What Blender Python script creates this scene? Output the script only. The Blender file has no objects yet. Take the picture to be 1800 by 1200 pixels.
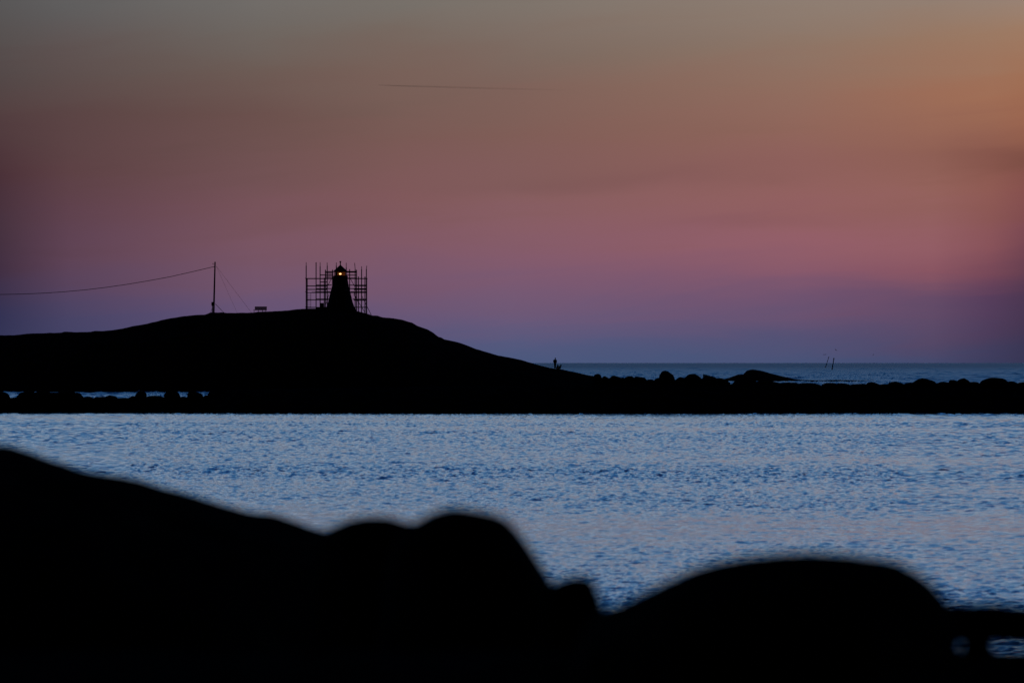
import bpy, bmesh, math, random
import numpy as np
from mathutils import Vector, noise, Matrix

scene = bpy.context.scene
C = scene.collection
FP = 10000.0      # focal length expressed in photo pixels (1800 px = 36 mm sensor, 200 mm lens)
H = 4.7           # eye height over the sea
HORIZ = 637.0

# ------------------------------------------------------------------ camera
cd = bpy.data.cameras.new('camera'); cam = bpy.data.objects.new('camera', cd); C.objects.link(cam)
cd.lens = 200; cd.sensor_width = 36; cd.clip_start = 0.5; cd.clip_end = 200000
cam.location = (0, 0, H)
cam.rotation_euler = (math.radians(90) + math.atan((HORIZ - 600) / FP), 0, 0)
cd.dof.use_dof = True; cd.dof.focus_distance = 930; cd.dof.aperture_fstop = 4.2
scene.camera = cam

# ------------------------------------------------------------------ colour management
scene.view_settings.view_transform = 'Standard'
scene.view_settings.look = 'None'
scene.view_settings.exposure = 0
scene.view_settings.gamma = 1

def lin(c):
    out = []
    for v in c:
        v = v / 255
        out.append(v / 12.92 if v <= 0.04045 else ((v + 0.055) / 1.055) ** 2.4)
    return tuple(out) + (1.0,)

# ------------------------------------------------------------------ dusk sky
world = bpy.data.worlds.new('World'); scene.world = world; world.use_nodes = True
nt = world.node_tree; N = nt.nodes; Lk = nt.links; N.clear()
def math_node(t, op, a, b=None, clamp=False):
    n = t.nodes.new('ShaderNodeMath'); n.operation = op; n.use_clamp = clamp
    for i, v in enumerate((a, b)):
        if v is None: continue
        if isinstance(v, (int, float)): n.inputs[i].default_value = v
        else: t.links.new(v, n.inputs[i])
    return n.outputs[0]
def mrange(t, v, a, b, c=0.0, d=1.0, smooth=False):
    n = t.nodes.new('ShaderNodeMapRange'); n.clamp = True
    if smooth: n.interpolation_type = 'SMOOTHSTEP'
    t.links.new(v, n.inputs[0])
    for i, x in enumerate((a, b, c, d)): n.inputs[i + 1].default_value = x
    return n.outputs[0]
def mixc(t, f, a, b):
    n = t.nodes.new('ShaderNodeMix'); n.data_type = 'RGBA'
    if isinstance(f, float): n.inputs[0].default_value = f
    else: t.links.new(f, n.inputs[0])
    for s, v in ((6, a), (7, b)):
        if isinstance(v, tuple): n.inputs[s].default_value = v
        else: t.links.new(v, n.inputs[s])
    return n.outputs[2]
tc = N.new('ShaderNodeTexCoord')
sep = N.new('ShaderNodeSeparateXYZ'); Lk.new(tc.outputs['Generated'], sep.inputs[0])
elev = math_node(nt, 'MULTIPLY', math_node(nt, 'ARCSINE', sep.outputs[2]), 180 / math.pi)
azim = math_node(nt, 'MULTIPLY', math_node(nt, 'ARCTAN2', sep.outputs[0], sep.outputs[1]), 180 / math.pi)
# thin streaks of cloud, long and low over the horizon
cmb = N.new('ShaderNodeCombineXYZ')
Lk.new(math_node(nt, 'MULTIPLY', azim, 0.34), cmb.inputs[0])
Lk.new(math_node(nt, 'ADD', math_node(nt, 'MULTIPLY', elev, 2.6), math_node(nt, 'MULTIPLY', azim, -0.16)), cmb.inputs[1])
nz = N.new('ShaderNodeTexNoise'); nz.inputs['Scale'].default_value = 1.0; nz.inputs['Detail'].default_value = 5
nz.inputs['Roughness'].default_value = 0.55; nz.inputs['Distortion'].default_value = 0.5
Lk.new(cmb.outputs[0], nz.inputs['Vector'])
streak = mrange(nt, nz.outputs[0], 0.3, 0.7, -1.0, 1.0)
ew = math_node(nt, 'ADD', elev, math_node(nt, 'MULTIPLY', streak, 0.10))
# colour of the afterglow by height over the horizon, one ramp for each direction; outer columns have lens vignetting painted in
SKY = {   # photo-pixel column: [(height in photo pixels, sRGB)]
    -40:  [(637,(46,48,82)),(590,(44,47,82)),(560,(42,44,80)),(520,(50,42,70)),(460,(56,40,62)),(400,(62,44,58)),(310,(70,43,52)),(260,(77,52,58)),(200,(84,64,65)),(130,(84,72,72)),(60,(86,81,80)),(0,(88,86,87))],
    120:  [(637,(72,70,108)),(590,(70,68,106)),(560,(73,68,105)),(510,(88,68,98)),(450,(98,68,88)),(370,(98,66,78)),(300,(96,66,70)),(210,(94,70,70)),(130,(96,80,78)),(60,(98,88,87)),(0,(99,97,97))],
    450:  [(637,(82,86,128)),(600,(90,85,124)),(560,(101,84,122)),(500,(118,86,112)),(430,(125,86,101)),(370,(123,84,92)),(300,(117,83,85)),(210,(112,83,79)),(130,(112,93,86)),(60,(113,104,98)),(0,(116,111,107))],
    700:  [(637,(80,88,130)),(600,(90,87,126)),(560,(105,87,122)),(500,(122,88,114)),(430,(133,90,105)),(350,(133,90,93)),(250,(126,91,86)),(130,(124,99,90)),(60,(122,107,98)),(0,(122,115,108))],
    900:  [(637,(76,90,130)),(605,(86,90,130)),(560,(108,90,125)),(500,(125,90,117)),(450,(136,92,111)),(400,(140,94,104)),(350,(139,95,97)),(300,(134,94,92)),(250,(132,95,88)),(150,(130,100,91)),(90,(128,108,98)),(0,(130,119,110))],
    1400: [(637,(72,84,124)),(600,(86,82,120)),(530,(116,84,115)),(480,(140,90,110)),(430,(153,96,107)),(360,(152,98,98)),(290,(148,98,93)),(220,(150,104,92)),(150,(150,112,96)),(80,(146,120,104)),(0,(146,129,117))],
    1640: [(637,(66,74,112)),(600,(82,73,108)),(530,(106,76,106)),(480,(142,86,100)),(430,(153,95,104)),(330,(154,100,93)),(270,(151,99,86)),(180,(163,111,88)),(80,(157,122,100)),(0,(151,130,116))],
    1740: [(637,(58,62,98)),(600,(70,62,96)),(530,(90,62,94)),(480,(122,72,90)),(430,(142,84,92)),(330,(149,92,84)),(270,(146,92,80)),(180,(166,112,86)),(80,(161,124,100)),(0,(155,132,117))],
    1825: [(637,(52,53,85)),(600,(58,51,82)),(520,(76,53,80)),(450,(108,63,79)),(400,(125,71,82)),(340,(137,78,76)),(280,(134,82,71)),(220,(160,101,78)),(150,(167,112,83)),(60,(165,127,102)),(0,(160,134,118))],
}
def mute(c):
    g_ = sum(c) / 3
    return [0.975 * (g_ + (v - g_) * 0.94) for v in c]
prev = None; pcol = None
EMAX = 3.8
for px, stops in SKY.items():
    r = N.new('ShaderNodeValToRGB'); r.color_ramp.interpolation = 'B_SPLINE' if False else 'CARDINAL'
    r.color_ramp.interpolation = 'LINEAR'
    e = r.color_ramp.elements
    while len(e) > 1: e.remove(e[0])
    first = True
    for py, c in stops:
        pos = math.degrees(math.atan((HORIZ - py) / FP)) / EMAX
        if first: e[0].position = pos; e[0].color = lin(mute(c)); first = False
        else:
            k = e.new(pos); k.color = lin(mute(c))
    Lk.new(mrange(nt, ew, 0, EMAX), r.inputs[0])
    a = math.degrees(math.atan((px - 900) / FP))
    if prev is None: prev = r.outputs[0]
    else: prev = mixc(nt, mrange(nt, azim, pcol, a), prev, r.outputs[0])
    pcol = a
# the clearer blue sky higher up
up = N.new('ShaderNodeValToRGB'); e = up.color_ramp.elements
UP = [(0.0, (0.25,0.22,0.20)), (0.009, (0.66,0.64,0.69)), (0.028, (0.40,0.54,0.69)), (0.05, (0.23,0.43,0.69)), (0.08, (0.14,0.365,0.72)), (0.12, (0.065,0.265,0.69)), (0.18, (0.018,0.13,0.47)), (0.27, (0.007,0.045,0.22)), (0.5, (0.002,0.004,0.012)), (1.0, (0.001,0.002,0.006))]
e[0].position = 0; e[0].color = UP[0][1] + (1,); e[1].position = 1; e[1].color = UP[-1][1] + (1,)
for p, c in UP[1:-1]:
    k = e.new(p); k.color = c + (1,)
Lk.new(mrange(nt, elev, 3.6, 90), up.inputs[0])
col = mixc(nt, mrange(nt, elev, 3.66, 4.4, smooth=True), prev, up.outputs[0])
# night is rising in the east, behind the camera
col = mixc(nt, mrange(nt, sep.outputs[1], -0.1, 0.75, smooth=True), (0.0008, 0.001, 0.002, 1), col)
# faint darkening of the cloud streaks
sfac = mrange(nt, nz.outputs[0], 0.50, 0.72, 1.0, 0.965, smooth=True)
# three low banks of thin cloud (azimuth, elevation, half sizes, tilt, depth, all in degrees)
for a0, e0, wa, we, tl, dp in ((1.05, 1.82, 1.5, 0.11, 0.05, 0.075), (2.35, 1.42, 0.85, 0.09, 0.06, 0.075), (4.9, 2.03, 0.85, 0.13, 0.05, 0.10), (-2.4, 2.5, 1.6, 0.16, 0.02, 0.03)):
    da = math_node(nt, 'SUBTRACT', azim, a0)
    de = math_node(nt, 'SUBTRACT', math_node(nt, 'SUBTRACT', ew, e0), math_node(nt, 'MULTIPLY', da, tl))
    q = math_node(nt, 'ADD', math_node(nt, 'POWER', math_node(nt, 'ABSOLUTE', math_node(nt, 'DIVIDE', da, wa)), 2), math_node(nt, 'POWER', math_node(nt, 'ABSOLUTE', math_node(nt, 'DIVIDE', de, we)), 2))
    ex_ = math_node(nt, 'EXPONENT', math_node(nt, 'MULTIPLY', q, -1))
    sfac = math_node(nt, 'MULTIPLY', sfac, math_node(nt, 'SUBTRACT', 1.0, math_node(nt, 'MULTIPLY', ex_, dp)))
vm = N.new('ShaderNodeVectorMath'); vm.operation = 'SCALE'; Lk.new(col, vm.inputs[0]); Lk.new(sfac, vm.inputs['Scale'])
bg = N.new('ShaderNodeBackground'); Lk.new(vm.outputs[0], bg.inputs[0]); bg.inputs[1].default_value = 1.0
wo = N.new('ShaderNodeOutputWorld'); Lk.new(bg.outputs[0], wo.inputs[0])

# ------------------------------------------------------------------ helpers
def P(px, py, D):
    return Vector(((px - 900) / FP * D, D, H + (HORIZ - py) / FP * D))
def X(px, D): return (px - 900) / FP * D
def Z(py, D): return H + (HORIZ - py) / FP * D
def tag(o, label=None, cat=None, group=None, kind=None):
    if label: o['label'] = label
    if cat: o['category'] = cat
    if group: o['group'] = group
    if kind: o['kind'] = kind
    return o
def thing(name, loc, label, cat, group=None, rz=0):
    o = bpy.data.objects.new(name, None); C.objects.link(o); o.location = loc; o.rotation_euler = (0, 0, rz)
    o.empty_display_size = 0.3
    return tag(o, label, cat, group)
def obj(name, bm, mat, parent=None, smooth=False, world_coords=True):
    me = bpy.data.meshes.new(name)
    if parent is not None and world_coords:
        bmesh.ops.translate(bm, verts=bm.verts, vec=-Vector(parent_world(parent)))
    bmesh.ops.recalc_face_normals(bm, faces=bm.faces)
    bm.to_mesh(me); bm.free()
    if smooth: me.polygons.foreach_set('use_smooth', [True] * len(me.polygons))
    me.materials.append(mat)
    o = bpy.data.objects.new(name, me); C.objects.link(o)
    if parent is not None: o.parent = parent
    return o
def parent_world(p):
    v = Vector(p.location)
    while p.parent: p = p.parent; v += Vector(p.location)
    return v
def tube(bm, pts, r, seg=8, r2=None, cap=True):
    pts = [Vector(p) for p in pts]; rings = []
    for i, p in enumerate(pts):
        d = (pts[min(i + 1, len(pts) - 1)] - pts[max(i - 1, 0)]).normalized()
        a = d.cross(Vector((0, 0, 1)))
        if a.length < 1e-3: a = Vector((1, 0, 0))
        a.normalize(); b = d.cross(a)
        rr = r if r2 is None else r + (r2 - r) * i / (len(pts) - 1)
        rings.append([bm.verts.new(p + (a * math.cos(2 * math.pi * k / seg) + b * math.sin(2 * math.pi * k / seg)) * rr) for k in range(seg)])
    for i in range(len(rings) - 1):
        for k in range(seg):
            bm.faces.new((rings[i][k], rings[i][(k + 1) % seg], rings[i + 1][(k + 1) % seg], rings[i + 1][k]))
    if cap:
        bm.faces.new(rings[0]); bm.faces.new(rings[-1])
def box(bm, c, s, rot=None):
    m = Matrix.Translation(Vector(c))
    if rot is not None: m = m @ rot
    m = m @ Matrix.Diagonal((s[0], s[1], s[2], 1))
    g = bmesh.ops.create_cube(bm, size=1, matrix=m)
    return g['verts']
def lathe(bm, c, prof, seg=24, caps=True):
    rings = []
    for r, z in prof:
        rings.append([bm.verts.new((c[0] + r * math.cos(2 * math.pi * k / seg), c[1] + r * math.sin(2 * math.pi * k / seg), c[2] + z)) for k in range(seg)])
    for i in range(len(rings) - 1):
        for k in range(seg):
            bm.faces.new((rings[i][k], rings[i][(k + 1) % seg], rings[i + 1][(k + 1) % seg], rings[i + 1][k]))
    if caps: bm.faces.new(rings[0]); bm.faces.new(rings[-1])

# ------------------------------------------------------------------ materials
def mat_base(name):
    m = bpy.data.materials.new(name); m.use_nodes = True
    return m, m.node_tree, m.node_tree.nodes['Principled BSDF']
def mat_noise(name, c1, c2, scale, rough=0.9, spec=0.2, bump=0.0, metal=0.0):
    m, t, b = mat_base(name)
    n = t.nodes.new('ShaderNodeTexNoise'); n.inputs['Scale'].default_value = scale; n.inputs['Detail'].default_value = 8
    g = t.nodes.new('ShaderNodeNewGeometry'); t.links.new(g.outputs['Position'], n.inputs['Vector'])
    t.links.new(mixc(t, mrange(t, n.outputs[0], 0.35, 0.65), c1 + (1,), c2 + (1,)), b.inputs['Base Color'])
    b.inputs['Roughness'].default_value = rough; b.inputs['Specular IOR Level'].default_value = spec
    b.inputs['Metallic'].default_value = metal
    if bump:
        bp = t.nodes.new('ShaderNodeBump'); bp.inputs['Strength'].default_value = 0.8; bp.inputs['Distance'].default_value = bump
        t.links.new(n.outputs[0], bp.inputs['Height']); t.links.new(bp.outputs[0], b.inputs['Normal'])
    return m
M = {}
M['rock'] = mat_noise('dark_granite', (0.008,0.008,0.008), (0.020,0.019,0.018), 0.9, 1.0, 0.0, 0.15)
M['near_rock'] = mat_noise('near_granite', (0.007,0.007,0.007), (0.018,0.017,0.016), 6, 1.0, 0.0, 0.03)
M['steel'] = mat_noise('galvanised_steel', (0.03,0.03,0.033), (0.05,0.05,0.05), 3, 0.8, 0.05)
M['wood'] = mat_noise('weathered_wood', (0.03,0.025,0.02), (0.06,0.05,0.04), 4, 0.9, 0.15)
M['tower'] = mat_noise('painted_boards', (0.02,0.02,0.022), (0.035,0.035,0.037), 2, 0.95, 0.0)
M['roof'] = mat_noise('roof_metal', (0.02,0.02,0.02), (0.035,0.035,0.035), 2, 0.8, 0.05)
M['cable'] = mat_noise('cable_rubber', (0.02,0.02,0.02), (0.03,0.03,0.03), 2, 0.8, 0.2)
M['cloth'] = mat_noise('dark_cloth', (0.015,0.015,0.02), (0.025,0.025,0.03), 8, 0.95, 0.1)
M['trousers'] = mat_noise('trouser_cloth', (0.012,0.012,0.016), (0.02,0.02,0.025), 8, 0.95, 0.1)
M['skin'] = mat_noise('skin', (0.12,0.08,0.06), (0.15,0.10,0.08), 8, 0.7, 0.2)
M['hair'] = mat_noise('hair', (0.015,0.012,0.01), (0.025,0.02,0.015), 20, 0.8, 0.2)
M['fur'] = mat_noise('dog_fur', (0.02,0.017,0.014), (0.04,0.032,0.025), 12, 0.9, 0.1)
M['feather'] = mat_noise('gull_feather', (0.03,0.03,0.035), (0.06,0.06,0.065), 6, 0.8, 0.2)
M['leaf'] = mat_noise('scrub_leaf', (0.02,0.03,0.012), (0.04,0.05,0.02), 6, 0.8, 0.1)
M['spar'] = mat_noise('spar_paint', (0.03,0.012,0.012), (0.05,0.02,0.02), 3, 0.7, 0.2)
M['brass'] = mat_noise('lens_brass', (0.40,0.15,0.04), (0.55,0.22,0.06), 9, 0.6, 0.3)
m, t, b = mat_base('lamp_glow'); b.inputs['Base Color'].default_value = (1, .8, .5, 1)
b.inputs['Emission Color'].default_value = (1.0, 0.55, 0.20, 1); b.inputs['Emission Strength'].default_value = 3.5; M['lamp'] = m
m, t, b = mat_base('lantern_glass')
tr = t.nodes.new('ShaderNodeBsdfTransparent'); tr.inputs[0].default_value = (0.9, 0.88, 0.84, 1)
gl = t.nodes.new('ShaderNodeBsdfGlossy'); gl.inputs['Roughness'].default_value = 0.05
mx = t.nodes.new('ShaderNodeMixShader'); mx.inputs[0].default_value = 0.06
t.links.new(tr.outputs[0], mx.inputs[1]); t.links.new(gl.outputs[0], mx.inputs[2])
t.links.new(mx.outputs[0], t.nodes['Material Output'].inputs[0]); M['glass'] = m

# ------------------------------------------------------------------ water
def wave_tile(n, L, lmin, lmax, slope, wind, seed, power=3.6, spread=2):
    rng = np.random.default_rng(seed)
    k = 2 * np.pi * np.fft.fftfreq(n, d=L / n)
    kx, ky = np.meshgrid(k, k, indexing='xy')
    kk = np.sqrt(kx ** 2 + ky ** 2); kk[0, 0] = 1e9
    ang = np.arctan2(ky, kx) - wind
    amp = kk ** (-power / 2) * (0.12 + np.abs(np.cos(ang)) ** spread)
    lam = 2 * np.pi / kk
    amp *= np.exp(-(lmin / lam) ** 2) * np.exp(-(lam / lmax) ** 3)
    f = amp * (rng.normal(size=(n, n)) + 1j * rng.normal(size=(n, n)))
    h = np.fft.ifft2(f).real
    gx = np.gradient(h, L / n, axis=1); gy = np.gradient(h, L / n, axis=0)
    return h * slope / np.sqrt((gx ** 2 + gy ** 2).mean())
def sample(tile, L, x, y):
    n = tile.shape[0]
    u = (x / L * n) % n; v = (y / L * n) % n
    i = np.floor(u).astype(int); j = np.floor(v).astype(int); fu = u - i; fv = v - j
    i %= n; j %= n; i1 = (i + 1) % n; j1 = (j + 1) % n
    return (tile[j, i] * (1 - fu) + tile[j, i1] * fu) * (1 - fv) + (tile[j1, i] * (1 - fu) + tile[j1, i1] * fu) * fv
def ss(a, b, x):
    t_ = np.clip((x - a) / (b - a), 0, 1); return t_ * t_ * (3 - 2 * t_)
def build_water():
    T1 = wave_tile(1536, 53.0, 0.12, 0.95, 0.175, 1.35, 3, power=3.0, spread=1)
    T2 = wave_tile(1024, 170.0, 2.0, 9.0, 0.075, 1.45, 5, spread=0)
    TB = wave_tile(2048, 110.0, 0.20, 1.55, 0.245, 1.4, 15, power=3.2, spread=1)
    T3 = wave_tile(512, 900.0, 6.0, 45.0, 0.085, 1.5, 7)
    T4 = wave_tile(512, 700.0, 25.0, 160.0, 1.0, 0.9, 11)          # slow gusts: where the ripples are strong or weak
    T4 = T4 / T4.std()
    ang = np.concatenate([np.linspace(-0.9, -0.14, 24)[:-1], np.linspace(-0.14, -0.068, 90)[:-1], np.linspace(-0.068, 0.068, 1100)[:-1], np.linspace(0.068, 0.14, 90)[:-1], np.linspace(0.14, 0.9, 24)])
    rows = [20.0]
    while rows[-1] < 84: rows.append(rows[-1] * 1.02)
    while rows[-1] < 545: rows.append(rows[-1] * 1.0013)
    while rows[-1] < 2500: rows.append(rows[-1] * 1.0014)
    while rows[-1] < 4500: rows.append(rows[-1] * 1.0022)
    while rows[-1] < 30000: rows.append(rows[-1] * 1.006)
    while rows[-1] < 60000: rows.append(rows[-1] * 1.03)
    D = np.array(rows)[:, None]; A = ang[None, :]
    x = np.tan(A) * D; y = np.repeat(D, len(ang), axis=1)
    bay = 1 - ss(540, 620, y)
    gust = sample(T4, 700.0, x * 0.8 + 31, y * 1.0 + 12)
    g = np.clip(1 + 0.22 * gust, 0.4, 1.6)
    # a slick of calmer water lies across the bay, roughly 140-185 m out
    slick = np.exp(-((y - 163 - 0.10 * x - 4 * gust) / 16) ** 2) * ss(-14, 5, x + 0.05 * (y - 160)) * 0.60
    slick += 0.4 * np.exp(-((y - 178) / 16) ** 2 - ((x + 7.5) / 6) ** 2)
    slick += 0.3 * np.exp(-((y - 122) / 7) ** 2) * ss(0, 5, x)
    amp = bay * (g - slick).clip(0.3, 2) + (1 - bay) * 1.5
    near = np.clip(1 - (y - 1500) / 5000, 0.0, 1)
    z = sample(T1, 53.0, x, y) * amp * near
    c, s = math.cos(0.6), math.sin(0.6)
    z += 0.6 * sample(T1, 53.0, (x * c - y * s) * 1.37 + 9, (x * s + y * c) * 1.37) * amp * near
    z += sample(T2, 170.0, x, y) * (bay * 0.22 * (1 - 0.5 * slick) + (1 - bay) * 1.5)
    z += sample(TB, 110.0, x, y) * (bay * (0.25 + 0.75 * ss(130, 420, y)) + (1 - bay) * near * 2.6) * g
    far = 1 - ss(30000, 55000, y)
    z += sample(T3, 900.0, x, y) * (1 - bay) * ss(620, 1500, y) * far * 0.7
    z *= 1 - 0.75 * np.exp(-((x - 72) / 30) ** 4 - ((y - 1385) / 60) ** 2)      # quieter water round the islet
    z *= ss(20, 60, y)
    nr, nc = y.shape
    co = np.stack([x, y, z], axis=-1).reshape(-1, 3).astype(np.float32)
    idx = np.arange(nr * nc).reshape(nr, nc)
    q = np.stack([idx[:-1, :-1], idx[:-1, 1:], idx[1:, 1:], idx[1:, :-1]], axis=-1).reshape(-1, 4)
    me = bpy.data.meshes.new('sea')
    me.vertices.add(len(co)); me.vertices.foreach_set('co', co.ravel())
    me.loops.add(q.size); me.loops.foreach_set('vertex_index', q.ravel().astype(np.int32))
    me.polygons.add(len(q)); me.polygons.foreach_set('loop_start', np.arange(0, q.size, 4, dtype=np.int32))
    me.polygons.foreach_set('use_smooth', np.ones(len(q), dtype=bool))
    me.update(calc_edges=True)
    return me
m, t, b = mat_base('sea_water')
b.inputs['Base Color'].default_value = (0.004, 0.013, 0.035, 1)
b.inputs['IOR'].default_value = 1.333
g = t.nodes.new('ShaderNodeNewGeometry')
# ripples too small to mesh: the open sea beyond the breakwater is rougher than the sheltered bay
sy = t.nodes.new('ShaderNodeSeparateXYZ'); t.links.new(g.outputs['Position'], sy.inputs[0])
t.links.new(math_node(t, 'ADD', mrange(t, sy.outputs[1], 540, 900, 0.11, 0.34), mrange(t, sy.outputs[1], 1500, 6000, 0.0, 0.13)), b.inputs['Roughness'])
mp = t.nodes.new('ShaderNodeMapping'); mp.inputs['Scale'].default_value = (1.0, 0.75, 1.0); t.links.new(g.outputs['Position'], mp.inputs[0])
n1 = t.nodes.new('ShaderNodeTexNoise'); n1.inputs['Scale'].default_value = 3.2; n1.inputs['Detail'].default_value = 4; n1.inputs['Roughness'].default_value = 0.6
t.links.new(mp.outputs[0], n1.inputs['Vector'])
bp = t.nodes.new('ShaderNodeBump'); bp.inputs['Strength'].default_value = 1.0; bp.inputs['Distance'].default_value = 0.05
t.links.new(n1.outputs[0], bp.inputs['Height']); t.links.new(bp.outputs[0], b.inputs['Normal'])
M['water'] = m
wme = build_water(); wme.materials.append(M['water'])
sea = bpy.data.objects.new('sea', wme); C.objects.link(sea); tag(sea, kind='structure')

# ------------------------------------------------------------------ land
def interp(pts, v):
    return float(np.interp(v, [p[0] for p in pts], [p[1] for p in pts]))
def fbm(x, y, s, seed=0.0, o=4):
    return noise.fractal(Vector((x * s + seed, y * s - seed, seed * 0.7)), 1.0, 2.0, o)
HILL = [(-1100,660),(-900,640),(-600,606),(-400,596),(-150,591),(0,589),(25,589),(40,587.5),(56,585.7),(89,585),(112,584.6),(117,583),(124,583.2),(131,584),(163,582.6),(167,581),(177,581.7),(201,579),(224,575.4),(233,573.3),(264,567.5),(298,560),(318,556.4),(340,553.8),(360,553),(367,550.6),(370,549),(391,548.7),(398,550),(430,549.5),(470,548),(500,545.8),(530,542.8),(575,542),(605,543.5),(625,546),(644,550.5),(655,554.2),(664,554.4),(671,557.2),(685,558),(704,561.7),(724,567.2),(734,572.8),(752,579),(760,584),(771,592),(777,593.3),(781,596.4),(804,601),(821,606.7),(838,613.3),(857,619),(874,624.4),(893,627.8),(913,632),(941,640.5),(960,644.7),(974,647.5),(988,649),(1016,655.3),(1032,659),(1043,660.5),(1060,663.5),(1100,666),(1150,670),(1200,677),(1240,690)]
DH = 930.0
def hill_z(x, y):
    px = 900 + x / DH * FP
    zc = Z(interp(HILL, px), DH)
    zc += 0.05 * fbm(x, 0, 0.8, 6.6) + 0.06 * fbm(x, 0, 0.25, 1.6)
    v = (y - DH) / (43.0 if y < DH else 60.0)
    s = max(0.0, 1 - abs(v) ** 2.0)
    n = fbm(x, y, 0.12, 4.2) * 0.9 * min(1, abs(v) * 2.2) * (1 - abs(v)) * min(1, zc / 6) if abs(v) < 1 else 0
    z = zc * s + n
    if abs(v) >= 1: z = -(abs(v) - 1) * 6
    return z
def grid_mesh(name, xs, ys, f, mat, smooth=True):
    me = bpy.data.meshes.new(name)
    vs = [(x, y, f(x, y)) for y in ys for x in xs]
    n = len(xs)
    fs = [(j * n + i, j * n + i + 1, (j + 1) * n + i + 1, (j + 1) * n + i) for j in range(len(ys) - 1) for i in range(n - 1)]
    me.from_pydata(vs, [], fs); me.polygons.foreach_set('use_smooth', [smooth] * len(fs)); me.materials.append(mat)
    o = bpy.data.objects.new(name, me); C.objects.link(o); return o
xs = [X(p, DH) for p in np.concatenate([np.arange(-1100, -20, 20), np.arange(-20, 1250, 3)])]
ys = sorted(set(list(np.linspace(878, 929, 26)) + [930.0] + list(np.linspace(931, 996, 22))))
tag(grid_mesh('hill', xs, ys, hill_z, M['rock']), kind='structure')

# low rocky islet out at sea
ISL = [(1258,673),(1266,669),(1275,665.5),(1283,663.6),(1298,658),(1308,657.6),(1314,650.8),(1322,648.9),(1337,651),(1354,656),(1378,661.8),(1395,665.6),(1413,667.8),(1440,668.3),(1462,667.6),(1480,667.6),(1504,668.2),(1520,668.1),(1538,668.8),(1549,670.4),(1556,673)]
DI = 1385.0
def islet_z(x, y):
    zc = Z(interp(ISL, 900 + x / DI * FP), DI)
    v = (y - DI) / 22.0
    return zc * (1 - abs(v) ** 2.2) - max(0, abs(v) - 1) * 3 + 0.15 * fbm(x, y, 0.3, 8) * min(1, abs(v) * 2) * max(0, 1 - abs(v))
tag(grid_mesh('islet', [X(p, DI) for p in np.arange(1250, 1564, 2)], list(np.linspace(1361, 1409, 25)), islet_z, M['rock']), kind='structure')

# breakwater mound
DB = 533.0
MND = [(-1200,698),(0,694),(11,697),(15,699),(30,698),(34,689.5),(138,689.5),(143,698.5),(235,700),(300,699),(340,698.5),(366,698),(380,688),(420,684),(700,680),(1000,676),(1100,672),(1160,672),(1230,672),(1276,674),(1279,674),(1283,675.3),(1287.5,675.3),(1290,670),(1300,669.5),(1360,670.5),(1376,673.5),(1440,678),(1500,677),(1600,677),(1700,676),(1800,676),(2400,678)]
def mound_z(x, y):
    px = 900 + x / DB * FP
    zc = Z(interp(MND, px), DB)
    front = 524.5 + interp([(-300, -1), (0, 7.5), (200, 6), (380, 5), (420, 0.5), (600, -1.3), (900, -1.0), (1250, 0), (1800, 0.3)], px) * 1.0
    dpt = (DB + 1 - front) if y < DB else 16.0
    v = (y - DB) / dpt
    s = 1 - abs(v) ** 1.7
    st = noise.voronoi(Vector((x * 0.75, y * 0.75, 3.1)))[0]
    lump = (0.45 - st[0]) * 0.55 * min(1, abs(v) * 3)
    return zc * s + (lump * max(0, 1 - abs(v) ** 3) if abs(v) < 1 else 0) - max(0, abs(v) - 1) * 4
tag(grid_mesh('breakwater', [X(p, DB) for p in np.concatenate([np.arange(-1200, -40, 30), np.arange(-40, 1840, 4), np.arange(1840, 2400, 20)])], list(np.arange(519, 552, 0.45)), mound_z, M['rock']), kind='structure')

def boulder(name, px0, px1, pytop, pybase, D, seed, label, cat='boulder', group=None, depth=None, mat='rock', pw=2.3):
    x0, x1 = X(px0, D), X(px1, D); zt, zb = Z(pytop, D), Z(pybase, D)
    w = x1 - x0; hh = max(zt - zb, 0.15) ; zb2 = zb - hh * 0.35
    hz_ = (zt - zb2) / 2 * 1.25; dp = depth or w * 0.9
    bm = bmesh.new(); bmesh.ops.create_icosphere(bm, subdivisions=4, radius=1)
    for v in bm.verts:
        d = v.co.normalized()
        k = (abs(d.x) ** pw + abs(d.y) ** pw + abs(d.z) ** pw) ** (-1 / pw)
        n = noise.fractal(d * 1.1 + Vector((seed * 3.7, seed, 0)), 1.0, 2.0, 3)
        rdg = 0.05 * noise.fractal(d * 4 + Vector((seed, 5, 1)), 1.0, 2.0, 2)
        v.co = d * (k * (1 + 0.14 * n + rdg))
    rr = random.Random(seed)                       # broken faces: a few flat cuts through the stone
    sk_ = rr.uniform(-0.25, 0.25)
    for _ in range(9):
        pn = Vector((rr.uniform(-1, 1), rr.uniform(-1, 1), rr.uniform(-0.2, 1))).normalized(); lim = rr.uniform(0.78, 0.95)
        for v in bm.verts:
            e_ = v.co.dot(pn) - lim
            if e_ > 0: v.co -= pn * e_ * 0.85
    for v in bm.verts: v.co.x += sk_ * v.co.z
    xs_ = [v.co.x for v in bm.verts]; zs_ = [v.co.z for v in bm.verts]
    ax, bx_ = min(xs_), max(xs_); bz = max(zs_); az = min(zs_)
    for v in bm.verts:
        v.co.x = ((v.co.x - ax) / (bx_ - ax) - 0.5) * w
        v.co.y *= dp / 2
        v.co.z = (v.co.z - az) / (bz - az) * hz_ * 2
    loc = Vector(((x0 + x1) / 2, D, zt - hz_ * 2))
    o = obj(name, bm, M[mat], smooth=True); o.location = loc
    return tag(o, label, cat, group)

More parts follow.
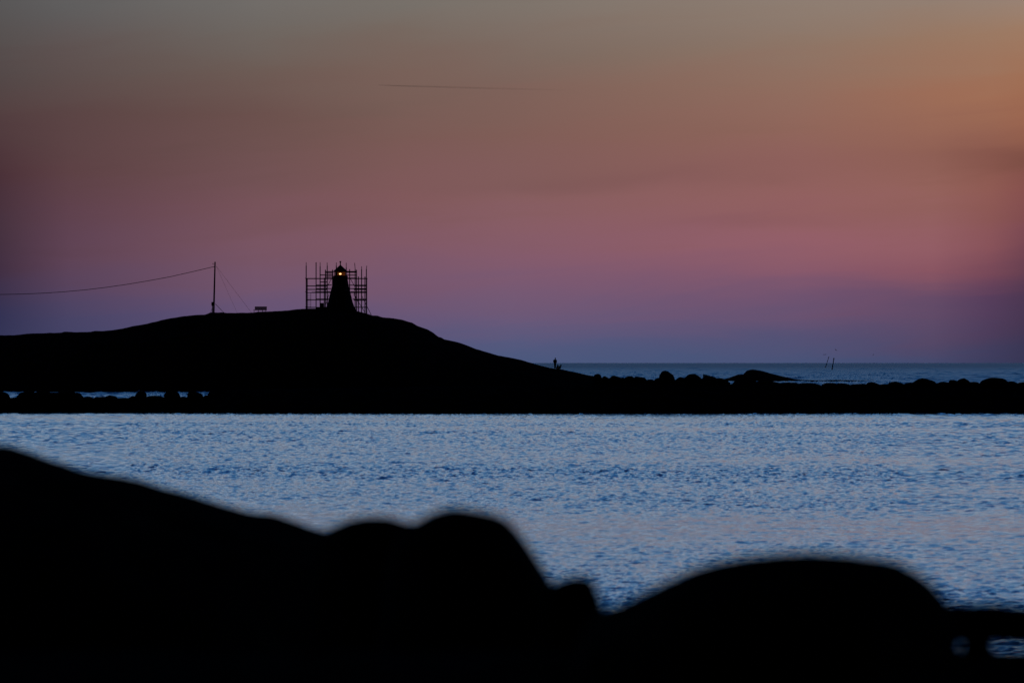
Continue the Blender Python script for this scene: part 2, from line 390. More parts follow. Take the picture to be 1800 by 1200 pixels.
GR = 'stones along the top of the breakwater'
LEFT = [(-72,20,683,'low boulder at the left end of the breakwater, cut by the frame'),
 (28,66,687,'boulder just right of the leftmost small window of water'),
 (58,104,686,'broad boulder in the middle of the black stretch left of the water strip'),
 (96,143,687,'boulder closing the left end of the long strip of water'),
 (140,166,696.4,'flat stone at the left foot of the long strip of water'),
 (162,190,697.0,'very low flat stone next to the rounded one in the water strip'),
 (183,207,694.4,'low rounded stone rising into the long strip of water'),
 (205,234,698.8,'lowest stone under the long strip of water'),
 (226,244,695.5,'flat step of stone left of the first rock dividing the water strip'),
 (237,258,686,'narrow rock dividing the long strip of water from the second gap'),
 (256,294,694.9,'long flat stone under the second gap of water'),
 (288,317,685,'domed rock between the second and third gaps of water'),
 (312,336,696.8,'flat stone under the third gap of water'),
 (329,359,686,'domed rock between the third gap and the last small gap of water'),
 (356,369,694.2,'small stone under the last gap of water'),
 (364,404,682,'boulder where the low breakwater meets the rising land')]
for i, (a, b_, yt, lb) in enumerate(LEFT):
    boulder('boulder', a, b_, yt, 701, DB - 0.5 + 0.4 * math.sin(i * 2.1), i + 1, lb, group=GR)
RIGHT = [(1042,1060,656.8,'small round boulder where the hill slope ends, right of the person'),
 (1057,1073,660.8,'small low stone right of the round boulder at the hill foot'),
 (1071,1093,659.6,'peaked small stone on the skyline left of the long flat stone'),
 (1087,1101,663.2,'lowest stone in the row between hill foot and domed boulder'),
 (1095,1119,660.8,'flat topped stone on the breakwater midway between hill foot and domed boulder'),
 (1111,1140,661.5,'flat stone sloping down to the dip left of the domed boulder'),
 (1131,1152,666.5,'low stone in the dip left of the domed boulder'),
 (1147,1168,663.6,'stone leaning on the left side of the tall domed boulder'),
 (1158,1189,651.4,'tall domed boulder rising alone above the breakwater skyline'),
 (1186,1208,662.6,'low stone against the right side of the tall domed boulder'),
 (1199,1235,656.8,'rounded boulder left of the small tuft of scrub'),
 (1226,1264,661.3,'flat boulder carrying the small tuft of scrub'),
 (1252,1284,664.2,'low boulder between the scrub tuft and the tiny gap of water'),
 (1286,1332,667.2,'low stone in front of the humped islet, right of the tiny gap of water'),
 (1325,1367,668.6,'long low stone in front of the humped islet'),
 (1356,1406,671.6,'flat stone below the slope of the islet'),
 (1396,1445,672.6,'flat stone touching the left part of the thin islet strip'),
 (1442,1473,672.5,'rounded low stone below the leaning spars'),
 (1468,1496,673.0,'smaller rounded stone right of the one below the spars'),
 (1490,1532,674.2,'long flat stone left of the pointed stone at the islet tip'),
 (1523,1547,671.0,'pointed stone touching the tip of the thin islet strip'),
 (1543,1566,674.8,'low stone between the two pointed stones'),
 (1559,1590,670.2,'second pointed stone, right of the islet tip'),
 (1583,1610,671.8,'low stone leaning on the broad boulder'),
 (1602,1652,664.2,'broad flat topped boulder right of the islet tip'),
 (1640,1670,670.5,'low stone on the right of the broad flat topped boulder'),
 (1667,1692,667.2,'left shoulder stone of the double humped boulder pair'),
 (1676,1707,664.2,'higher hump of the double humped boulder pair'),
 (1698,1728,670.8,'low stone before the last broad boulder'),
 (1722,1778,663.4,'last broad domed boulder near the right edge'),
 (1766,1794,669.8,'low stone right of the last broad domed boulder'),
 (1785,1822,671.0,'stone cut by the right edge of the frame')]
for i, (a, b_, yt, lb) in enumerate(RIGHT):
    boulder('boulder', a, b_, yt, 679 if a > 1270 else 674, DB - 0.5 + 0.5 * math.sin(i * 1.7), i + 31, lb, group=GR)
boulder('boulder', 1256, 1277, 725.5, 729.2, 521.8, 77, 'flat stone just breaking the water at the foot of the breakwater', pw=2.6)

# tuft of scrub
random.seed(4)
bm = bmesh.new(); c = P(1241, 661.6, DB - 0.5)
for k in range(420):
    a = random.uniform(-0.28, 0.55); hgt = random.uniform(0.0, 0.24) * max(0.12, 1 - max(0, a + 0.15) * 1.5)
    p = c + Vector((a, random.uniform(-0.25, 0.25), hgt - 0.05))
    d = Vector((random.uniform(-1, 1), random.uniform(-1, 1), random.uniform(0, 1.2))).normalized() * random.uniform(0.04, 0.10)
    s = d.cross(Vector((random.random(), random.random(), random.random()))).normalized() * 0.018
    bm.faces.new([bm.verts.new(q) for q in (p - s, p + d * 0.5 - s * 1.6, p + d, p + d * 0.5 + s * 1.6)])
base = Vector((c.x, c.y, c.z - 0.1)); th = thing('shrub', base, 'small ragged tuft of scrub on the breakwater, right of a rounded boulder', 'shrub')
obj('foliage', bm, M['leaf'], th)
bm = bmesh.new()
for k in range(16):
    a = random.gauss(0, 0.25); tube(bm, [c + Vector((a * 0.5, 0, -0.1)), c + Vector((a, random.uniform(-.1, .1), random.uniform(0.1, 0.3) * max(0.2, 1 - max(0, a)))) ], 0.012, 5, 0.006)
obj('stem', bm, M['wood'], th)

# ------------------------------------------------------------------ foreground shore rocks
def profile_rock(name, pts, D, depth, pybase, seed, label=None, cat=None, kind=None, pw=2.4, n=90, amp=0.012, mat='near_rock', group=None):
    xs_ = np.linspace(pts[0][0], pts[-1][0], n); vs_ = np.sin(np.linspace(-math.pi / 2, math.pi / 2, 33))
    zb = Z(pybase, D); vv = []; cx = X((pts[0][0] + pts[-1][0]) / 2, D)
    for u in vs_:
        for px in xs_:
            zt = Z(interp(pts, px) - 9.0, D); x = X(px, D)
            e_ = min(1.0, 0.55 + 0.45 * min(px - pts[0][0], pts[-1][0] - px) / (0.25 * (pts[-1][0] - pts[0][0])))
            y = D + u * depth * e_
            k = max(0.0, 1 - abs(u) ** pw) ** 0.55
            nn = amp * fbm(x * 3, y * 3, 1.0, seed, 4) * (0.25 + min(1, abs(u) * 2.5))
            vv.append((x - cx, y - D, zb + (zt - zb) * k + nn))
    ff = [(j * n + i, j * n + i + 1, (j + 1) * n + i + 1, (j + 1) * n + i) for j in range(32) for i in range(n - 1)]
    me = bpy.data.meshes.new(name); me.from_pydata([(a, b_, c_ - zb) for a, b_, c_ in vv], [], ff)
    me.polygons.foreach_set('use_smooth', [True] * len(ff)); me.materials.append(M[mat])
    o = bpy.data.objects.new(name, me); C.objects.link(o); o.location = (cx, D, zb)
    return tag(o, label, cat, group, kind)
OUT = [(-700,760),(-400,770),(-200,778),(0,790),(33,800),(67,812),(100,822),(133,833),(183,842),(233,850),(283,867),(333,878),(367,888),(417,905),(467,913),(500,922),(540,937),(575,946),(620,955),(680,990),(740,1060),(800,1190)]
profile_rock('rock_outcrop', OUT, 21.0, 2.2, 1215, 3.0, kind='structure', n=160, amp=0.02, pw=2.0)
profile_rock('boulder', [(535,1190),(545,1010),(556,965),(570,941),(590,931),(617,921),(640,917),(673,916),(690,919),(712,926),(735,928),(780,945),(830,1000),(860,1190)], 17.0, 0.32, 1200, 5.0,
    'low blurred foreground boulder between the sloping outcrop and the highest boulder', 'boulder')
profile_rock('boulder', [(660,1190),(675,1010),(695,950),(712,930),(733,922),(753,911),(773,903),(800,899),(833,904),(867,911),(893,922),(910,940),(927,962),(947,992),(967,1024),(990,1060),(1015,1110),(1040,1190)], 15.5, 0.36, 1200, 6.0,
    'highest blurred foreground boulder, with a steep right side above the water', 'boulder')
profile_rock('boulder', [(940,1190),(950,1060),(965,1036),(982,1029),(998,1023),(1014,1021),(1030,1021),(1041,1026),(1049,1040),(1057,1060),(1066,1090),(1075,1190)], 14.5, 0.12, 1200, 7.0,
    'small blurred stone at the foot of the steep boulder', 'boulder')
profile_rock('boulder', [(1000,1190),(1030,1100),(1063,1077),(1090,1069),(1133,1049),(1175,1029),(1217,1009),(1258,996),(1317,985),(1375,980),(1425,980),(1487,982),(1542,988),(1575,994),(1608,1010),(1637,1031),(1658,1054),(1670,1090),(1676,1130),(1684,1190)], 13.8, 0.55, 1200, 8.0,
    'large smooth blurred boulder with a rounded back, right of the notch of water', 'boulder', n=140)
# flat slab bridging the gaps at the right
def slab():
    D = 14.2; top = [(1628,1058),(1667,1059),(1700,1060),(1750,1060),(1800,1067),(1900,1079),(2050,1090)]; bot = [(1628,1131),(1700,1130),(1740,1128),(1770,1131),(1800,1133),(1900,1127),(2050,1135)]
    bm = bmesh.new(); secs = []
    for px in np.linspace(1628, 2050, 60):
        zt, zb = Z(interp(top, px), D), Z(interp(bot, px), D); x = X(px, D); zc, hh = (zt + zb) / 2, (zt - zb) / 2
        ring = []
        for k in range(20):
            a = 2 * math.pi * k / 20; ca, sa = math.cos(a), math.sin(a)
            q = (abs(ca) ** 3 + abs(sa) ** 3) ** (-1 / 3)
            y = D + ca * q * 0.13; z = zc + sa * q * hh
            ring.append(bm.verts.new((x, y + 0.01 * fbm(x * 4, a, 1, 3), z + 0.004 * fbm(x * 6, a, 1, 6))))
        secs.append(ring)
    for i in range(len(secs) - 1):
        for k in range(20): bm.faces.new((secs[i][k], secs[i][(k + 1) % 20], secs[i + 1][(k + 1) % 20], secs[i + 1][k]))
    bm.faces.new(secs[0]); bm.faces.new(secs[-1])
    o = obj('rock_slab', bm, M['near_rock'], smooth=True)
    tag(o, 'thin flat rock slab bridging the two small gaps of light, lower right', 'rock')
slab()
profile_rock('boulder', [(1688,1166),(1694,1144),(1697,1122),(1701,1108),(1732,1108),(1738,1118),(1742,1140),(1750,1160)], 14.2, 0.10, 1165, 9.0,
    'small stone under the flat slab, between the two small gaps of light', 'boulder', pw=4)
profile_rock('boulder', [(1620,1170),(1640,1100),(1655,1085),(1664,1100),(1665,1118),(1667,1135),(1672,1152),(1684,1170)], 14.15, 0.10, 1175, 10.0,
    'small dark stone under the left end of the flat slab', 'boulder', pw=4)
# bedrock under everything, falling to the sea behind the rocks
def shore_z(x, y):
    lim = 4.7 - 0.0504 * 14.3
    if y < 14.3: z = 3.2 + (lim - 3.2) * ss(0, 14.3, y)
    else: z = lim - 0.062 * (y - 14.3) - 0.0009 * (y - 14.3) ** 2
    n = 0.10 * fbm(x, y, 0.35, 2.0) * min(1, abs(y - 14.3) / 4)
    z = float(z) + n - (abs(n) * 1.2 if y > 13 else 0)
    if x < -0.9 and y > 9: z += 0
    return z
tag(grid_mesh('shore_rock', list(np.arange(-45, -4, 1.0)) + list(np.arange(-4, 4, 0.1)) + list(np.arange(4, 46, 1.0)), list(np.arange(-25, 4, 1.0)) + list(np.arange(4, 24, 0.2)) + list(np.arange(24, 75, 1.0)), shore_z, M['near_rock']), kind='structure')

# ------------------------------------------------------------------ lighthouse
LX = X(598.3, DH); gz = hill_z(LX, DH) - 0.1
lh = thing('lighthouse', (LX, DH, gz), 'short tapering lighthouse tower with lit lantern and pointed roof inside scaffolding on the hill', 'lighthouse')
def zpx(py): return Z(py, DH) - gz
rb, rt = 2.42, 1.16
seg = 24
bm = bmesh.new(); lathe(bm, (LX, DH, gz), [(rb + .25, -1.2), (rb + 0.25, 0.15), (rb, 0.15), (2.02, zpx(531)), (1.67, zpx(515)), (1.36, zpx(502)), (1.22, zpx(492)), (rt, zpx(487.6))], seg); obj('tower', bm, M['tower'], lh, smooth=False)
bm = bmesh.new(); lathe(bm, (LX, DH, gz), [(1.12, zpx(488.2)), (1.24, zpx(487)), (1.24, zpx(485.4)), (1.02, zpx(484.3))], seg); obj('gallery', bm, M['tower'], lh)
bm = bmesh.new(); lathe(bm, (LX, DH, gz), [(1.12, zpx(478.2)), (1.17, zpx(476.6)), (0.10, zpx(466)), (0.06, zpx(465.5))], seg); rf = obj('roof', bm, M['roof'], lh)
bm = bmesh.new(); lathe(bm, (LX, DH, gz), [(0.09, zpx(466.4)), (0.08, zpx(461.6)), (0.15, zpx(460.6)), (0.16, zpx(459.2)), (0.05, zpx(458.8))], 12); obj('finial', bm, M['roof'], rf)
lan = thing_l = bpy.data.objects.new('lantern', None); C.objects.link(lan); lan.parent = lh
bm = bmesh.new()
for k in range(8):
    bm = bmesh.new(); a = 2 * math.pi * (k + 0.3) / 8; p = Vector((LX + 0.98 * math.cos(a), DH + 0.98 * math.sin(a), gz))
    tube(bm, [p + Vector((0, 0, zpx(484.6))), p + Vector((0, 0, zpx(477)))], 0.045, 6)
    obj('glazing_bar', bm, M['roof'], lan)
bm = bmesh.new(); lathe(bm, (LX, DH, gz), [(0.94, zpx(484.2)), (0.94, zpx(477.6))], 24, caps=False); obj('glass', bm, M['glass'], lan)
bm = bmesh.new(); lathe(bm, (LX, DH, gz), [(0.03, zpx(482.6)), (0.18, zpx(482.0)), (0.24, zpx(481.3)), (0.18, zpx(480.6)), (0.03, zpx(480.1))], 16); obj('lamp', bm, M['lamp'], lan, smooth=True)
bm = bmesh.new()      # blind half of the lantern, on the landward side, carries the lamp's glow
for i in range(12):
    a0, a1 = math.radians(25 + i * 130 / 12), math.radians(25 + (i + 1) * 130 / 12)
    q = [Vector((LX + 0.88 * math.cos(a), DH + 0.88 * math.sin(a), gz + z)) for a, z in ((a0, zpx(484.2)), (a1, zpx(484.2)), (a1, zpx(477.4)), (a0, zpx(477.4)))]
    bm.faces.new([bm.verts.new(v) for v in q])
ex = bmesh.ops.extrude_face_region(bm, geom=list(bm.faces)); 
for v in [g_ for g_ in ex['geom'] if isinstance(g_, bmesh.types.BMVert)]:
    d = Vector((v.co.x - LX, v.co.y - DH, 0)).normalized(); v.co -= d * 0.04
obj('reflector', bm, M['brass'], lan)
# low annex door on the seaward side is in the dark: a plain panel with a frame
bm = bmesh.new(); box(bm, (LX + 0.6, DH - rb + 0.12, gz + 1.1), (0.85, 0.12, 1.9), Matrix.Rotation(math.radians(-13), 4, 'X')); obj('door', bm, M['wood'], lh)

# ------------------------------------------------------------------ scaffolding
sc = thing('scaffolding', (X(591, DH), DH, gz), 'open steel scaffolding with decks, rails and ladder standing around the lighthouse', 'scaffolding')
DF, DK, DM = 926.0, 934.0, 930.0
def std(px, yt, D, thin=None, lean=0.0):
    bm = bmesh.new(); x = X(px, D); zb = hill_z(x, D) - 0.15; zt = Z(yt, D); zm = Z(thin, D) if thin else zt
    tube(bm, [(x, D, zb), (x, D, zm)], 0.08, 8)
    if thin: tube(bm, [(x, D, zm), (x + lean, D, zt)], 0.05, 8)
    box(bm, (x, D, zb + 0.17), (0.3, 0.3, 0.03))
    obj('standard', bm, M['steel'], sc)
for a in [(538.2,461,DF,467),(555.6,461,DK,None),(562.7,461,DF,468),(575.2,461.5,DK,467,-0.02),(591.2,461.5,DF,467),(608.6,462,DF,470),(624.3,462,DK,473,-0.09),(635.6,468,DF,473),(644.0,467,DF,473,0.07),
          (572,474,DM + 1,None),(584.5,474,DK,None),(614.6,473,DK,None),(626.7,474,DF,None),(630,486,DM + 1,None),(570,488,DK,None),(641.5,486,DK,None),(644.6,489,DK,None),(540,489,DK,None)]:
    std(*a)
def bar(name, p, q, r=0.078):
    bm = bmesh.new(); tube(bm, [p, q], r, 8); obj(name, bm, M['steel'], sc)
for x0, x1, y, D in [(537,645,489.7,DF),(540,646,489.5,DK),(538,556,502.5,DF),(555,583,501,DK),(555,575,502.8,DF),(612,645,501.2,DK),(624,645,502.4,DF),
                     (538,556,508.6,DF),(555,582,507.2,DK),(556,576,509,DF),(614,645,507.3,DK),(622,645,508.9,DF),
                     (538,577,526.8,DF),(555,578,525.6,DK),(620,645,525.8,DK),(622,645,527.6,DF),(538,576,540.2,DF),(555,574,541.6,DK),(622,645,540,DF),
                     (571,586,477.4,DM + 1),(607,627,477.2,DK),(562,586,483.3,DF),(608,627,483.6,DF),(571,586,485.8,DK),(562,576,495.6,DF),(571,586,480.2,DK)]:
    bar('ledger', P(x0, y, D), P(x1, y, D))
for px in (538.2, 555.6, 575.2, 624.3, 635.6, 644.0):
    for y in (489.4, 513.4, 540.2):
        xx = X(px, DM); bar('transom', (xx, DF - 0.1, Z(y, DM)), (xx, DK + 0.1, Z(y, DM)), 0.045)
def plank(x0, x1, y, D, th, wd=0.9):
    bm = bmesh.new(); vs_ = box(bm, ((X(x0, D) + X(x1, D)) / 2, D, Z(y, D)), (X(x1, D) - X(x0, D), wd, th)); obj('deck', bm, M['wood'], sc)
for a in [(555.5,583,513.6,DF + 0.6,0.26),(555.5,583,513.6,DK - 0.6,0.24),(616,643.5,513.6,DF + 0.6,0.26),(616,643.5,513.6,DK - 0.6,0.26),(538.5,556,514.3,DF + 0.6,0.11),(548,554.5,513.5,DF + 0.6,0.09,0.5),
          (572,586,488.6,DF + 0.6,0.12),(611,627,488.8,DF + 0.6,0.16),(584,614,513.6,DF + 0.55,0.2),
          (572,586,477.8,DK - 0.6,0.16),(609,627,478.2,DK - 0.6,0.2)]:
    plank(*a)
for p, q in [(P(582.5,490,DF), P(573.5,507,DF)), (P(616,490,DF), P(626.5,509,DF)), (P(621.5,517,DF), P(641.5,549,DF)), (P(636,520,DF - 1), P(652.6,553.6,DF - 1)), (P(622,514,DK), P(630,532,DK)), (P(578,517,DK), P(571,541,DK))]:
    bar('brace', p, q, 0.045)
lad = thing_l = bpy.data.objects.new('ladder', None); C.objects.link(lad); lad.parent = sc
for px in (540.4, 546.4):
    bm = bmesh.new(); tube(bm, [P(px, 541.5, DF - 0.5), P(px, 515, DF + 0.3)], 0.03, 6); obj('rail', bm, M['steel'], lad)
for k in range(9):
    y = 518 + k * 2.6; f = (541.5 - y) / 26.5; bm = bmesh.new(); D = DF - 0.5 + 0.8 * f
    tube(bm, [P(540.4, y, D), P(546.4, y, D)], 0.02, 6); obj('rung', bm, M['steel'], lad)
bx0 = P(566, 542, DF + 1.2)
tb = thing('equipment_case', (bx0.x, bx0.y, hill_z(bx0.x, bx0.y)), 'dark box standing on the ground inside the left scaffold bays', 'box')
bm = bmesh.new(); vs_ = box(bm, tuple(Vector(tb.location) + Vector((0, 0, 0.42))), (0.55, 0.5, 0.8)); bmesh.ops.bevel(bm, geom=list(bm.edges), offset=0.03, segments=2, affect='EDGES'); obj('body', bm, M['wood'], tb)
bm = bmesh.new(); box(bm, tuple(Vector(tb.location) + Vector((0, 0, 0.86))), (0.6, 0.55, 0.07)); obj('lid', bm, M['wood'], tb)

# ------------------------------------------------------------------ utility pole, stays, cable
def pole(px_base, px_top, ytop, label, full=True):
    x = X(px_base, DH); z0 = hill_z(x, DH) - 0.3; top = P(px_top, ytop, DH)
    th = thing('utility_pole', (x, DH, z0 + 0.3), label, 'utility pole')
    bm = bmesh.new(); tube(bm, [(x, DH, z0), (x + (top.x - x) * 0.5, DH, (z0 + top.z) / 2), top], 0.15, 12, 0.11); obj('pole', bm, M['wood'], th, smooth=True)
    bm = bmesh.new(); p = top + Vector((-0.1, 0, -0.42)); tube(bm, [p, p + Vector((-0.22, 0, 0.0)), p + Vector((-0.22, 0, 0.22))], 0.025, 6)
    obj('bracket', bm, M['steel'], th)
    bm = bmesh.new(); lathe(bm, p + Vector((-0.24, 0, 0.02)), [(0.03, -0.02), (0.07, 0.02), (0.04, 0.07), (0.06, 0.11), (0.02, 0.16)], 10); obj('insulator', bm, M['roof'], th)
    bm = bmesh.new(); p = top + Vector((-0.12, 0, -0.80)); tube(bm, [p, p + Vector((-0.42, 0, -0.07))], 0.055, 8, 0.03); obj('cable_clamp', bm, M['steel'], th)
    return th, top
up_, top = pole(375.6, 378.0, 460.2, 'tall utility pole with stays and a meter box on the hill, left of the bench')
c = P(373.3, 534, DH - 0.1)
bm = bmesh.new(); box(bm, c, (0.32, 0.22, 0.62)); bmesh.ops.bevel(bm, geom=list(bm.edges), offset=0.02, segments=2, affect='EDGES'); obj('meter_box', bm, M['steel'], up_)
bm = bmesh.new(); tube(bm, [P(373.2, 549.5, DH - 0.1), P(373.4, 536, DH - 0.1)], 0.07, 8); obj('box_post', bm, M['wood'], up_)
bm = bmesh.new(); tube(bm, [P(370.2, 549.6, DH - 0.1), P(373.0, 541, DH - 0.1)], 0.03, 6); obj('box_brace', bm, M['wood'], up_)
for a, b_, r in [((380, 467.5), (416.8, 549.8), 0.012), ((380, 467.5), (442, 549.5), 0.015)]:
    bm = bmesh.new(); tube(bm, [P(*a, DH), P(*b_, DH)], r, 5); obj('stay_wire', bm, M['cable'], up_)
bm = bmesh.new(); tube(bm, [P(378.5, 534, DH), P(393.5, 549.5, DH)], 0.042, 6); obj('stay_rod', bm, M['steel'], up_)
pts = [(375.4,468.8),(360,472.4),(338,477.6),(300,486.2),(260,493.6),(222,499.9),(185,505.2),(149,509.5),(112,512.8),(78,515.1),(38,516.8),(0,517.5),(-38,516.9),(-78,515.1),(-149,509.5),(-222,500),(-300,486.2),(-375,468.9)]
bm = bmesh.new(); tube(bm, [P(a, b_, DH) for a, b_ in pts], 0.052, 6); tag(obj('power_cable', bm, M['cable'], smooth=True), 'thick sagging overhead cable running left from the utility pole', 'cable')
# ------------------------------------------------------------------ bench
bp0 = P(457, 548, DH); bz = hill_z(bp0.x, DH)
be = thing('bench', (bp0.x, DH, bz), 'wooden bench with a solid backrest on the hilltop between pole and lighthouse', 'bench')
def wpt(px, py, dy=0): return P(px, py, DH) + Vector((0, dy, 0))
bm = bmesh.new(); a = wpt(447.8, 545.3); b_ = wpt(469, 538.6)
for k in range(3):
    z = a.z + (b_.z - a.z) * (k + 0.5) / 3
    box(bm, ((a.x + b_.x) / 2, DH + 0.05 * k, z), (b_.x - a.x, 0.05, (b_.z - a.z) / 3 - 0.012))
obj('backrest', bm, M['wood'], be)
bm = bmesh.new(); z = wpt(445, 544.6).z
for k in range(4): box(bm, ((X(445.2, DH) + X(468, DH)) / 2 - 0.03 * k * 0, DH - 0.12 - 0.13 * k, z), (X(467.6, DH) - X(445.2, DH), 0.11, 0.06))
obj('seat', bm, M['wood'], be)
for i, px in enumerate((446.8, 454, 461.6, 467.3)):
    bm = bmesh.new(); x = X(px, DH); y = DH - 0.45 if i % 2 == 0 else DH - 0.02
    box(bm, (x, y, (z + bz - 0.3) / 2), (0.09, 0.09, z - bz + 0.3)); obj('leg', bm, M['wood'], be)

# ------------------------------------------------------------------ figures
def skin(name, nodes, edges, mat, parent=None, sub=2):
    me = bpy.data.meshes.new(name); me.from_pydata([n[:3] for n in nodes], edges, [])
    o = bpy.data.objects.new(name, me); C.objects.link(o)
    sk = o.modifiers.new('skin', 'SKIN'); sk.use_smooth_shade = True
    for i, n in enumerate(nodes):
        sv = me.skin_vertices[0].data[i]; r = n[3]; sv.radius = (r, n[4] if len(n) > 4 else r); sv.use_root = (i == 0)
    s = o.modifiers.new('sub', 'SUBSURF'); s.levels = sub; s.render_levels = sub
    me.materials.append(mat)
    if parent: o.parent = parent
    return o
hx = X(975.8, DH); hz0 = hill_z(hx, DH)
pe = thing('person', (hx, DH, hz0 - 0.02), 'person in a bulky dark jacket standing with bent arms beside two sitting dogs', 'person')
nodes = [(0,0,0.92,0.14,0.12),(0,0,1.1,0.14,0.11),(0,0,1.3,0.16,0.12),(0.0,0,1.45,0.13,0.09),(0.02,-0.01,1.54,0.075),(0.03,-0.01,1.62,0.09,0.10),(0.03,-0.01,1.71,0.10,0.11),(0.03,-0.01,1.79,0.07,0.07),
 (-0.09,0,0.85,0.12),(-0.085,0,0.47,0.095),(-0.08,0,0.09,0.075),(-0.06,-0.15,0.04,0.04),
 (0.09,0,0.85,0.12),(0.085,-0.02,0.47,0.095),(0.09,0,0.09,0.075),(0.10,-0.15,0.04,0.04),
 (-0.19,0,1.41,0.07),(-0.27,-0.02,1.15,0.055),(-0.15,-0.20,1.08,0.042),(-0.08,-0.25,1.09,0.035),
 (0.19,0,1.41,0.07),(0.26,-0.05,1.13,0.055),(0.20,-0.26,1.02,0.042),(0.18,-0.33,1.01,0.035)]
edges = [(0,1),(1,2),(2,3),(3,4),(4,5),(5,6),(6,7),(0,8),(8,9),(9,10),(10,11),(0,12),(12,13),(13,14),(14,15),(3,16),(16,17),(17,18),(18,19),(3,20),(20,21),(21,22),(22,23)]
skin('body', nodes, edges, M['trousers'], pe)
jk = [(0,0,0.76,0.27,0.2),(0,0,1.05,0.27,0.18),(0,0,1.28,0.28,0.18),(0,0,1.47,0.16,0.12),(-0.2,0,1.42,0.085),(-0.28,-0.02,1.15,0.085),(-0.16,-0.19,1.08,0.065),(0.2,0,1.42,0.085),(0.24,-0.05,1.13,0.08),(0.21,-0.24,1.03,0.058)]
skin('jacket', jk, [(0,1),(1,2),(2,3),(3,4),(4,5),(5,6),(3,7),(7,8),(8,9)], M['cloth'], pe)
skin('hair', [(0.03,0.03,1.68,0.14,0.12),(0.03,0.01,1.80,0.13,0.12)], [(0,1)], M['hair'], pe)
skin('face', [(0.03,-0.075,1.66,0.05),(0.03,-0.08,1.73,0.045),(0.03,-0.115,1.69,0.015)], [(0,1),(0,2)], M['skin'], pe, 1)
def dog(px, w, hgt, rz, label):
    x = X(px, DH - 0.3); th = thing('dog', (x, DH - 0.3, hill_z(x, DH - 0.3) - 0.02), label, 'dog', rz=rz)
    k = hgt / 0.75
    n = [(-0.20,0,0.16,0.13,0.12),(-0.10,0,0.28,0.13,0.12),(0.03,0,0.41,0.135,0.12),(0.08,0,0.53,0.095),(0.09,0,0.62,0.08),(0.12,0,0.66,0.07),(0.19,0,0.64,0.036),(0.23,0,0.63,0.028),
         (0.06,0.07,0.34,0.05),(0.07,0.07,0.18,0.034),(0.08,0.07,0.04,0.026),(0.13,0.07,0.025,0.028),
         (0.06,-0.07,0.34,0.05),(0.07,-0.07,0.18,0.034),(0.08,-0.07,0.04,0.026),(0.13,-0.07,0.025,0.028),
         (-0.16,0.11,0.15,0.085),(-0.02,0.13,0.20,0.05),(-0.13,0.13,0.05,0.035),(0.0,0.13,0.03,0.028),
         (-0.16,-0.11,0.15,0.085),(-0.02,-0.13,0.20,0.05),(-0.13,-0.13,0.05,0.035),(0.0,-0.13,0.03,0.028),
         (-0.34,0,0.07,0.035),(-0.48,0.05,0.04,0.02)]
    n = [(a[0] * k, a[1] * k, a[2] * k) + tuple(q * k * 1.4 for q in a[3:]) for a in n]
    e_ = [(0,1),(1,2),(2,3),(3,4),(4,5),(5,6),(6,7),(2,8),(8,9),(9,10),(10,11),(2,12),(12,13),(13,14),(14,15),(0,16),(16,17),(17,18),(18,19),(0,20),(20,21),(21,22),(22,23),(0,24),(24,25)]
    skin('body', n, e_, M['fur'], th, 1)
    for s_ in (-1, 1):
        bm = bmesh.new(); p = Vector((0.10 * k, s_ * 0.045 * k, 0.70 * k)); 
        vv = [bm.verts.new(p + Vector(q) * k) for q in ((-0.03,0,-0.02),(0.03,0,-0.02),(0,s_*0.035,-0.02),(0,s_*0.02,0.02))]
        for f in ((0,1,3),(1,2,3),(2,0,3),(0,2,1)): bm.faces.new([vv[i] for i in f])
        obj('ear', bm, M['fur'], th, world_coords=False)
dog(980.4, 0.3, 0.78, math.radians(-80), 'dog sitting upright close against the legs of the person')
dog(984.6, 0.6, 0.86, math.radians(0), 'dog sitting side on, furthest from the person, with its head raised')

# ------------------------------------------------------------------ leaning spars and gulls
def spar(px0, py0, px1, py1, D, r, label):
    a = P(px0, py0, D); b_ = P(px1, py1, D); th = thing('spar_buoy', a, label, 'buoy', 'leaning spar buoys on the open sea')
    d = (b_ - a)
    bm = bmesh.new(); tube(bm, [a - d * 0.08, a + d * 0.5, b_], r * 1.15, 12, r * 0.85); obj('spar', bm, M['spar'], th, smooth=True)
    bm = bmesh.new(); tube(bm, [b_ - d * 0.09, b_ - d * 0.05, b_ + d * 0.02], r * 1.45, 12, r * 1.2); obj('topmark', bm, M['spar'], th, smooth=True)
    bm = bmesh.new(); tube(bm, [a - d * 0.05, a + d * 0.05], r * 1.7, 12); obj('collar', bm, M['spar'], th)
spar(1450.6, 647.2, 1456.9, 627.2, 4608, 0.25, 'thinner leaning spar buoy, further out and more tilted')
spar(1462.3, 651.2, 1465.9, 629.4, 3310, 0.27, 'thicker leaning spar buoy, nearer and more upright')
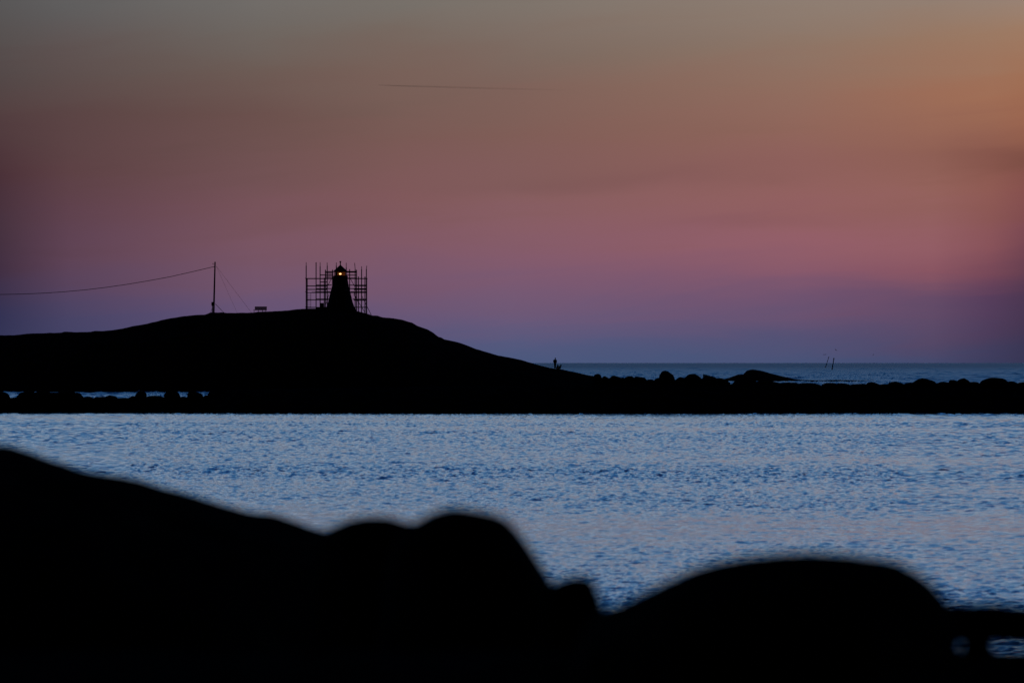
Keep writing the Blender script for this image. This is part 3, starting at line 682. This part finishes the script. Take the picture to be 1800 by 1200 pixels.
def gull(px, py, D, span, bank, label, lift=0.25):
    c = P(px, py, D); th = thing('gull', c, label, 'bird', 'gulls flying over the sea', rz=0.5)
    bm = bmesh.new(); L = span * 0.36
    tube(bm, [(0,-L*.5,0),(0,-L*.36,0.01),(0,0,0),(0,L*.4,0.0),(0,L*.6,0)], span * 0.075, 10, span * 0.03); 
    obj('body', bm, M['feather'], th, smooth=True, world_coords=False)
    for s in (-1, 1):
        bm = bmesh.new(); cb, sb = math.cos(bank), math.sin(bank)
        prof = [(0.0,0.0,0.17),(0.22,lift*0.7,0.16),(0.38,lift*0.8,0.10),(0.5,lift*0.5,0.02)]; up_v = []; 
        for u, z, ch in prof:
            for dz in (0.045, -0.045):
                for yy in (-ch * 0.5, ch * 0.5):
                    x = s * u * span; zz = (z * 0.5 + dz) * span
                    up_v.append(bm.verts.new((x * cb - zz * sb, yy * span - abs(u) * 0.1 * span * -1, x * sb + zz * cb)))
        for i in range(3):
            o_ = i * 4; n_ = o_ + 4
            for a, b_ in ((0, 1), (1, 3), (3, 2), (2, 0)): bm.faces.new((up_v[o_ + a], up_v[o_ + b_], up_v[n_ + b_], up_v[n_ + a]))
        bm.faces.new([up_v[i] for i in (0, 1, 3, 2)]); bm.faces.new([up_v[i] for i in (12, 13, 15, 14)])
        obj('wing', bm, M['feather'], th, world_coords=False)
gull(1449.8, 623.2, 2300, 1.4, 0.05, 'gull flying level just left of the leaning spars', 0.15)
gull(1469.3, 615.4, 2300, 1.3, -0.5, 'banking gull highest above the leaning spars', 0.5)
gull(1535.2, 623.3, 3300, 1.25, 0.7, 'tiny distant gull far right of the spars', 0.3)

# ------------------------------------------------------------------ contrail
m, t, b = mat_base('contrail_vapour')
tr = t.nodes.new('ShaderNodeBsdfTransparent'); df = t.nodes.new('ShaderNodeBsdfDiffuse'); df.inputs[0].default_value = (0.5, 0.5, 0.5, 1)
mx = t.nodes.new('ShaderNodeMixShader'); tcx = t.nodes.new('ShaderNodeTexCoord'); sp_ = t.nodes.new('ShaderNodeSeparateXYZ')
t.links.new(tcx.outputs['Generated'], sp_.inputs[0])
nn = t.nodes.new('ShaderNodeTexNoise'); nn.inputs['Scale'].default_value = 14; t.links.new(tcx.outputs['Generated'], nn.inputs['Vector'])
fade = math_node(t, 'MULTIPLY', mrange(t, sp_.outputs[0], 0.12, 1.0, 0.14, 0.0), mrange(t, nn.outputs[0], 0.3, 0.7, 0.7, 1.1))
fade = math_node(t, 'MULTIPLY', fade, mrange(t, sp_.outputs[0], 0.0, 0.08, 0.3, 1.0))
t.links.new(fade, mx.inputs[0]); t.links.new(tr.outputs[0], mx.inputs[1]); t.links.new(df.outputs[0], mx.inputs[2])
t.links.new(mx.outputs[0], t.nodes['Material Output'].inputs[0])
DC = 80000.0; bm = bmesh.new()
tube(bm, [P(a, b_, DC) for a, b_ in ((665,149.8),(700,151.0),(780,153.2),(860,155.6),(940,157.6),(1010,158.8))], 10.0, 10, 14.0)
tag(obj('contrail', bm, m, smooth=True), 'faint thin dark contrail crossing the upper sky', 'contrail')
